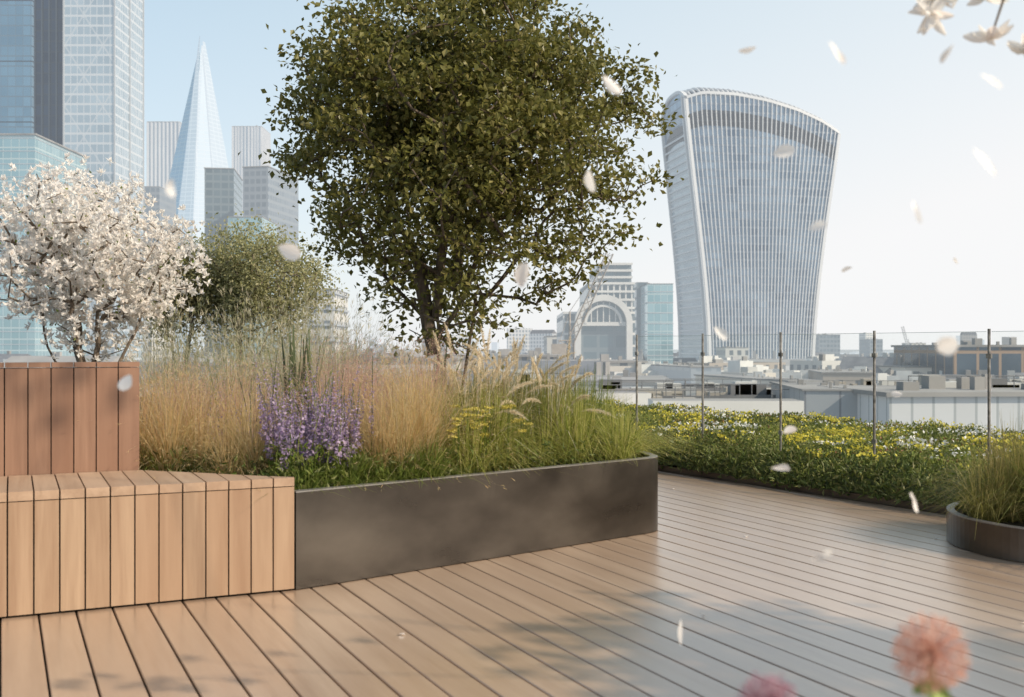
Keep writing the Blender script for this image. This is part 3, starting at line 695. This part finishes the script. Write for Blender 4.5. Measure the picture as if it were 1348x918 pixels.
# ---- flared tower
ft=empty('flared_concave_skyscraper')
Yc=530;Cx=(1003-674)*Yc/F;e1=np.array([.986,.167]);e2=np.array([-.167,.986])
def hwz(z): return np.interp(z,[-35,0,15,30,45,60,75,89,105,120,135],[26.8,27.2,28.,29.3,31.,32.9,34.9,36.8,38.9,40.6,41.6])
def Dz(z): return np.interp(z,[-35,0,60,120,135],[45,45,41,39,38])
def ofz(z): return np.interp(z,[-35,0,60,120,135],[0,0,-1.5,-4,-4.5])
def ztop(s,d): return np.interp(s,[-1,-.8,-.4,0,.4,.75,1],[127.5,130,129.5,127,123,118,113])-9*(np.abs(d-.45)/.55)**3
def fpos(s,d,z,out=0,outs=0):
    x=s*hwz(z)+outs;y=ofz(z)+d*Dz(z)-out-(1-s*s)*2.5*(1 if d<.5 else -1)*(abs(d-.5)*2)
    return np.array([Cx+e1[0]*x+e2[0]*y,Yc+e1[1]*x+e2[1]*y,z])
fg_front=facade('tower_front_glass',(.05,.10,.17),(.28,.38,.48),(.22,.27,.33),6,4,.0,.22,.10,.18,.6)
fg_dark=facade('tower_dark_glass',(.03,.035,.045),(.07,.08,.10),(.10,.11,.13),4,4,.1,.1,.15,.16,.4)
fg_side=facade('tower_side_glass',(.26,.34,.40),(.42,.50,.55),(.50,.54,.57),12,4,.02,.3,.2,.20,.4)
mb=MB();nz=42
def panel(sd0,sd1,n,matf):
    for i in range(n):
        a=np.array(sd0)*(1-i/n)+np.array(sd1)*(i/n);b=np.array(sd0)*(1-(i+1)/n)+np.array(sd1)*((i+1)/n)
        za=-35+(ztop(*a)+35)*np.linspace(0,1,nz+1);zb=-35+(ztop(*b)+35)*np.linspace(0,1,nz+1)
        va=np.array([fpos(a[0],a[1],z) for z in za]);vb=np.array([fpos(b[0],b[1],z) for z in zb])
        v=np.concatenate([va,vb]);k=np.arange(nz);f=np.stack([k,k+nz+1,k+nz+2,k+1],1)
        u0=i*80/n;u1=(i+1)*80/n
        uv=np.stack([np.stack([np.full(nz,u0),za[:-1]],1),np.stack([np.full(nz,u1),zb[:-1]],1),np.stack([np.full(nz,u1),zb[1:]],1),np.stack([np.full(nz,u0),za[1:]],1)],1)
        mb.add(v,f,[matf(k_/nz) for k_ in k],uv)
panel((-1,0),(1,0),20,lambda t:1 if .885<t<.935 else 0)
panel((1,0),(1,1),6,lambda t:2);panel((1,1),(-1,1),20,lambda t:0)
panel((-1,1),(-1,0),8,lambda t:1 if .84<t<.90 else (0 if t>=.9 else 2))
SSn=np.linspace(-1,1,21);DD=np.linspace(0,1,9)
v=np.array([fpos(s,d,ztop(s,d)) for s in SSn for d in DD]);f=[[i*9+j,i*9+j+9,i*9+j+10,i*9+j+1] for i in range(20) for j in range(8)]
mb.add(v,f,1);mb.build('glazed_shell',[fg_front,fg_dark,fg_side],ft)
mb=MB();wft=noisemat('tower_fin_white',(.56,.57,.58),(.64,.65,.66),.05,.45,.1,haze=.16)
def ribbon(pts,outv,wd,wdir):
    pts=np.array(pts);o=np.array(outv);n=len(pts)
    w3=np.array([*wdir,0.])*wd/2
    v=np.concatenate([pts-w3,pts+w3,pts+w3+o,pts-w3+o]);k=np.arange(n-1)
    f=np.concatenate([np.stack([k+a*n,k+1+a*n,k+1+((a+1)%4)*n,k+((a+1)%4)*n],1) for a in range(4)])
    mb.add(v,f)
NF=34
for i in range(NF+1):
    s=-1+2*i/NF;zt=ztop(s,0);zz=np.linspace(-35,zt,22)
    ribbon([fpos(s,0,z) for z in zz],np.array([*(-e2*.75),0]),.38 if 0<i<NF else 1.5,e1)
    ribbon([fpos(s,d,ztop(s,d)) for d in np.linspace(0,1,12)],np.array([0,0,1.2]),.5,e1)
for z in np.arange(-30,108,4.):
    pts=np.array([fpos(-1,d,z,0,-.3) for d in np.linspace(.10,.98,6)]);o=np.array([*(-e1*.5),0]);n=6;up=np.array([0,0,.4])
    v=np.concatenate([pts-up,pts+up,pts+up+o,pts-up+o]);k=np.arange(n-1)
    mb.add(v,np.concatenate([np.stack([k+a*n,k+1+a*n,k+1+((a+1)%4)*n,k+((a+1)%4)*n],1) for a in range(4)]))
for d in (.0,.10,.97):
    zz=np.linspace(-35,ztop(-1,d),26);ribbon([fpos(-1,d,z) for z in zz],np.array([*(-e1*1.3),0]),1.1,e2)
ribbon([fpos(-1,d,ztop(-1,d)) for d in np.linspace(0,1,14)],np.array([0,0,1.6]),2.0,e1)
ribbon([fpos(s,0,ztop(s,0)) for s in np.linspace(-1,1,24)],np.array([0,0,1.4]),1.6,-e2)
mb.build('fins_and_frame',wft,ft)
# ---- arched office
ar=empty('arched_office_building');Ya=260;k=Ya/F
stone=noisemat('pale_stone',(.54,.54,.53),(.64,.64,.62),.3,.7,haze=.18)
mb=MB()
def bx(x0,x1,yt,yb,dy0,dy1,mi): 
    box(mb,(x0-674)*k,(x1-674)*k,Ya+dy0,Ya+dy1,H+(460-yb)*k,H+(460-yt)*k,mi,1)
bx(742,838,412,640,4,40,2);bx(776,838,372,411,6,38,2);bx(790,836,345,371,8,36,2)
for xx in range(742,838,8): bx(xx,xx+2,412,640,3.2,3.98,1)
for xx in range(778,838,8): bx(xx,xx+2,373,411,5.2,5.98,1)
for yy in (412,424,440,456,472,488): bx(742,838,yy,yy+3,2.9,3.18,1)
for yy in (372,383,394,405): bx(776,839,yy,yy+3,4.9,5.18,1)
for yy in (345,354,363): bx(790,837,yy,yy+3,7.0,7.95,1)
cx,cy=795,428
for r0,r1,dy in ((38,30,0),(25,22,.6)):
    n=24;v=[]
    for t_ in np.linspace(0,np.pi,n+1):
        for rr_ in (r0,r1):
            for dd in (dy,3.0): v.append([(cx+rr_*math.cos(t_)-674)*k,Ya+dd,H+(460-cy+rr_*math.sin(t_))*k])
    f=[]
    for i in range(n):
        a=i*4;b=a+4
        f+=[[a,a+2,b+2,b],[a+1,b+1,b+3,a+3],[a,b,b+1,a+1],[a+2,a+3,b+3,b+2]]
    mb.add(v,f,1)
for dx in (-16,-8,0,8,16):
    hh=math.sqrt(29**2-dx*dx);bx(cx+dx-.6,cx+dx+.6,cy-hh,cy,1.2,1.6,1)
bx(757,765,428,520,0,3,1);bx(825,833,428,520,0,3,1);bx(766,824,426,431,.8,2.1,1)
bx(765,825,399,520,2.2,2.6,2)
mb.build('walls_and_arch',[fa_wh,stone,fa_dk],ar)
def crane(name,foot,head,tip,mat,w_=.9,r=.12):
    e=empty(name);mb=MB()
    def truss(a,b,w0):
        a=np.array(a,float);b=np.array(b,float);d=b-a;L=np.linalg.norm(d);d/=L
        r_=np.array([0,1.,0]);u=np.cross(d,r_);u/=np.linalg.norm(u)
        cs=[r_*w0+u*w0,-r_*w0+u*w0,-r_*w0-u*w0,r_*w0-u*w0]
        for c_ in cs: tubes(mb,a+c_,b+c_,r,r,4)
        n=int(L/(w0*2.4))
        for i in range(n):
            p=a+d*L*i/n;q=a+d*L*(i+1)/n
            for m in range(4): tubes(mb,p+cs[m],q+cs[(m+1)%4],r*.7,r*.7,3)
    truss(foot,head,w_);truss(head,tip,w_*.8)
    hp=np.array(head)+np.array([0,0,7.]);hd_=np.array(head,float);bk=hd_+(hd_-np.array(tip))*np.array([.28,0,0])
    truss(hd_,bk,w_*.8);tubes(mb,hd_,hp,.3,.2,4);tubes(mb,hp,tip,.07,.07,3);tubes(mb,hp,bk,.07,.07,3)
    box(mb,bk[0]-1.5,bk[0]+1.5,bk[1]-1.2,bk[1]+1.2,bk[2]-3,bk[2])
    mb.build('lattice',mat,e)
cm=noisemat('crane_paint',(.30,.27,.24),(.40,.36,.32),1,.6,haze=.1)
p=W(750,455,230);crane('tower_crane',(p[0],230,-35),p,W(803,335,230),cm)
p=W(1196,462,700);crane('tower_crane',(p[0],700,-35),p,W(1188,432,700),noisemat('crane_far',(.34,.32,.3),(.42,.4,.38),1,.6,haze=.4),.8,.15)
# ---- right side buildings
fa_sh=facade('shed_cladding',(.46,.47,.48),(.54,.55,.56),(.34,.36,.37),1.2,50,.12,.0,.5,.05,.0)
fa_slab=noisemat('white_render',(.62,.60,.56),(.70,.68,.64),.6,.7,haze=.03)
fa_gd=facade('grey_cladding',(.24,.26,.28),(.31,.33,.35),(.18,.19,.21),2,50,.06,.0,.5,.04,.0)
fa_g2=facade('dark_glass_orange',(.03,.05,.08),(.10,.15,.2),(.30,.21,.15),4,6,.12,.1,.2,.10,.4)
fa_cr=facade('cream_stone',(.06,.08,.09),(.16,.18,.2),(.56,.52,.46),2.8,3.4,.55,.45,.6,.15,.1)
fa_br=facade('brown_stone',(.05,.06,.08),(.14,.16,.18),(.34,.30,.26),2.6,3.2,.6,.5,.7,.14,.1)
bld('rooftop_glass_office',1256,1420,459,190,30,fa_g2,8)
bld('low_white_warehouse',860,1060,530,44,2.2,fa_slab,0,math.radians(-2),crown=False)
bld('low_white_warehouse',740,858,520,60,2.2,fa_slab,0,math.radians(3),crown=False)
bld('clad_plant_building',1060,1180,517,62,14,fa_gd,0,math.radians(-6))
bld('clad_plant_building',1150,1480,524,58,10,fa_sh,0,math.radians(4))
bld('low_cream_block',970,1085,505,95,22,fa_cr,8,math.radians(12))
bld('low_white_block',740,905,506,110,20,fa_wh,8,math.radians(-5))
bld('low_cream_block',700,850,480,170,20,fa_cr,8,math.radians(4))
bld('low_grey_block',880,950,486,150,20,fa_gr,8,math.radians(9))
bld('low_brown_block',1085,1180,494,140,20,fa_br,8,math.radians(-9))
bld('low_cream_block',1170,1260,486,200,24,fa_cr,8,math.radians(7))
bld('stone_block',720,760,445,320,30,fa_wh,15)
bld('low_white_block',420,600,476,190,20,fa_wh,8)
bld('low_brown_block',590,740,472,210,20,fa_br,8)
bld('small_office_tower',1078,1106,443,900,30,fa_gr,25)
bld('small_office_tower',1145,1162,449,1000,30,fa_gr,25)
bld('small_office_tower',1200,1219,454,800,20,fa_wh,15)
bld('small_office_tower',1230,1244,458,900,20,fa_wh,25)
bld('stone_block',955,985,460,430,20,fa_wh,15)
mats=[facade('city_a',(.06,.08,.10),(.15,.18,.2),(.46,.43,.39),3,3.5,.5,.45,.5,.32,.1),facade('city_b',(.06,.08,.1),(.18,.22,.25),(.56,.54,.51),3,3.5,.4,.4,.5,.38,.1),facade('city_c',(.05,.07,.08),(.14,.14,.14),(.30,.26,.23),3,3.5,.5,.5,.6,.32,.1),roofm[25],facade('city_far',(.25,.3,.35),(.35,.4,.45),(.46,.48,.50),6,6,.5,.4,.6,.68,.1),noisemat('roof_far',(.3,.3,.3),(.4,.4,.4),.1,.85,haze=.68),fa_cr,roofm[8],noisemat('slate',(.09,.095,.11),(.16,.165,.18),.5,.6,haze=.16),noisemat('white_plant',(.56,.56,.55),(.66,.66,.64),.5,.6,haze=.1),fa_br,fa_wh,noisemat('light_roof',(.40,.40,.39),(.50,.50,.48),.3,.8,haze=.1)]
mb=MB()
for i in range(2600):
    Y=85*(45**(rng.random()**1.15));X=rng.uniform(-.62,.62)*Y;px=674+F*X/Y
    s=rng.uniform(4,12)*(1 if Y<700 else 2.2);d=rng.uniform(5,12);a=rng.choice([.15,.5,-.25,-.4])+rng.normal()*.05
    if Y<150: zt=rng.uniform(-24,-6)
    elif Y<400: zt=rng.uniform(-22,-3.5)
    elif Y<900: zt=rng.uniform(-26,-4)
    else:
        zt=rng.uniform(-26,-6)
        if rng.random()<.07 and not 850<px<1130: zt=rng.uniform(5,24);s=rng.uniform(7,12)
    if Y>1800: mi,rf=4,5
    elif Y<300: mi,rf=int(rng.choice([6,10,11,11])),int(rng.choice([7,12]))
    else: mi,rf=int(rng.integers(0,3)),3
    ca,sa=math.cos(a),math.sin(a)
    R2=lambda u,v:(X+ca*u-sa*v,Y+sa*u+ca*v)
    P=np.array([R2(u,v) for u,v in((-s,-d),(s,-d),(s,d),(-s,d))])
    prism(mb,P,-35,zt,mi,rf)
    if Y<1500:
        if rng.random()<.45:
            nb_=int(rng.integers(1,4))
            for q in range(nb_):
                v0=-d+2*d*q/nb_;v1=-d+2*d*(q+1)/nb_
                gable(mb,[R2(-s,v0),R2(s,v0),R2(s,v1),R2(-s,v1)],zt+.02,zt+min(3.5,(v1-v0)*.35),8 if rng.random()<.7 else rf)
            if Y<500:
                for q in range(3):
                    u=rng.uniform(-.9,.9)*s;prism(mb,[R2(u,-.35),R2(u+.8,-.35),R2(u+.8,.35),R2(u,.35)],zt+.5,zt+4.3,rf,12)
        else:
            for (u0,u1,v0,v1) in ((-s,s,-d,-d+.5),(-s,-s+.5,-d+.5,d),(s-.5,s,-d+.5,d)):
                prism(mb,[R2(u0,v0),R2(u1,v0),R2(u1,v1),R2(u0,v1)],zt+.01,zt+1.1,mi,rf)
            for q in range(8 if Y<500 else 2):
                u=rng.uniform(-.8,.6)*s;v_q=rng.uniform(-.7,.6)*d;b_=rng.uniform(.6,3.5);c_=rng.uniform(.6,3)
                prism(mb,[R2(u,v_q),R2(u+b_,v_q),R2(u+b_,v_q+c_),R2(u,v_q+c_)],zt+.01,zt+rng.uniform(.6,2.8),rf if rng.random()<.4 else 9,rf)
mb.build('distant_city_buildings',mats)
mb=MB()
for i in range(44):
    Y=rng.uniform(60,160);x=rng.uniform(700,1400);p=W(x,0,Y);z=H-(rng.uniform(54,84))*Y/F
    a=rng.uniform(2,6);b_=rng.uniform(2,6);mi=int(rng.integers(0,3))
    box(mb,p[0]-a,p[0]+a,Y,Y+b_,-35,z,mi)
    box(mb,p[0]-a,p[0]+a,Y-.1,Y-.02,z,z+.35,mi)
    for q in range(6):
        xx=p[0]+rng.uniform(-a,a)*.8;s_=rng.uniform(.2,.9);box(mb,xx-s_,xx+s_,Y+.5,Y+1.6,z,z+rng.uniform(.3,1.3),int(rng.integers(0,3)))
    n=int(a*1.5);xs=np.linspace(p[0]-a,p[0]+a,n)
    tubes(mb,np.stack([xs,np.full(n,Y-.06),np.full(n,z+.3)],1),np.stack([xs,np.full(n,Y-.06),np.full(n,z+1.1)],1),.03,.03,4,1)
    tubes(mb,[[p[0]-a,Y-.06,z+1.1]],[[p[0]+a,Y-.06,z+1.1]],.03,.03,4,1)
mb.build('rooftop_plant_buildings',[noisemat('r_a',(.50,.50,.48),(.60,.60,.58),.3,.6),noisemat('r_b',(.13,.14,.15),(.22,.22,.23),.3,.7),noisemat('r_c',(.36,.33,.29),(.46,.43,.38),.3,.7)])
print('done')
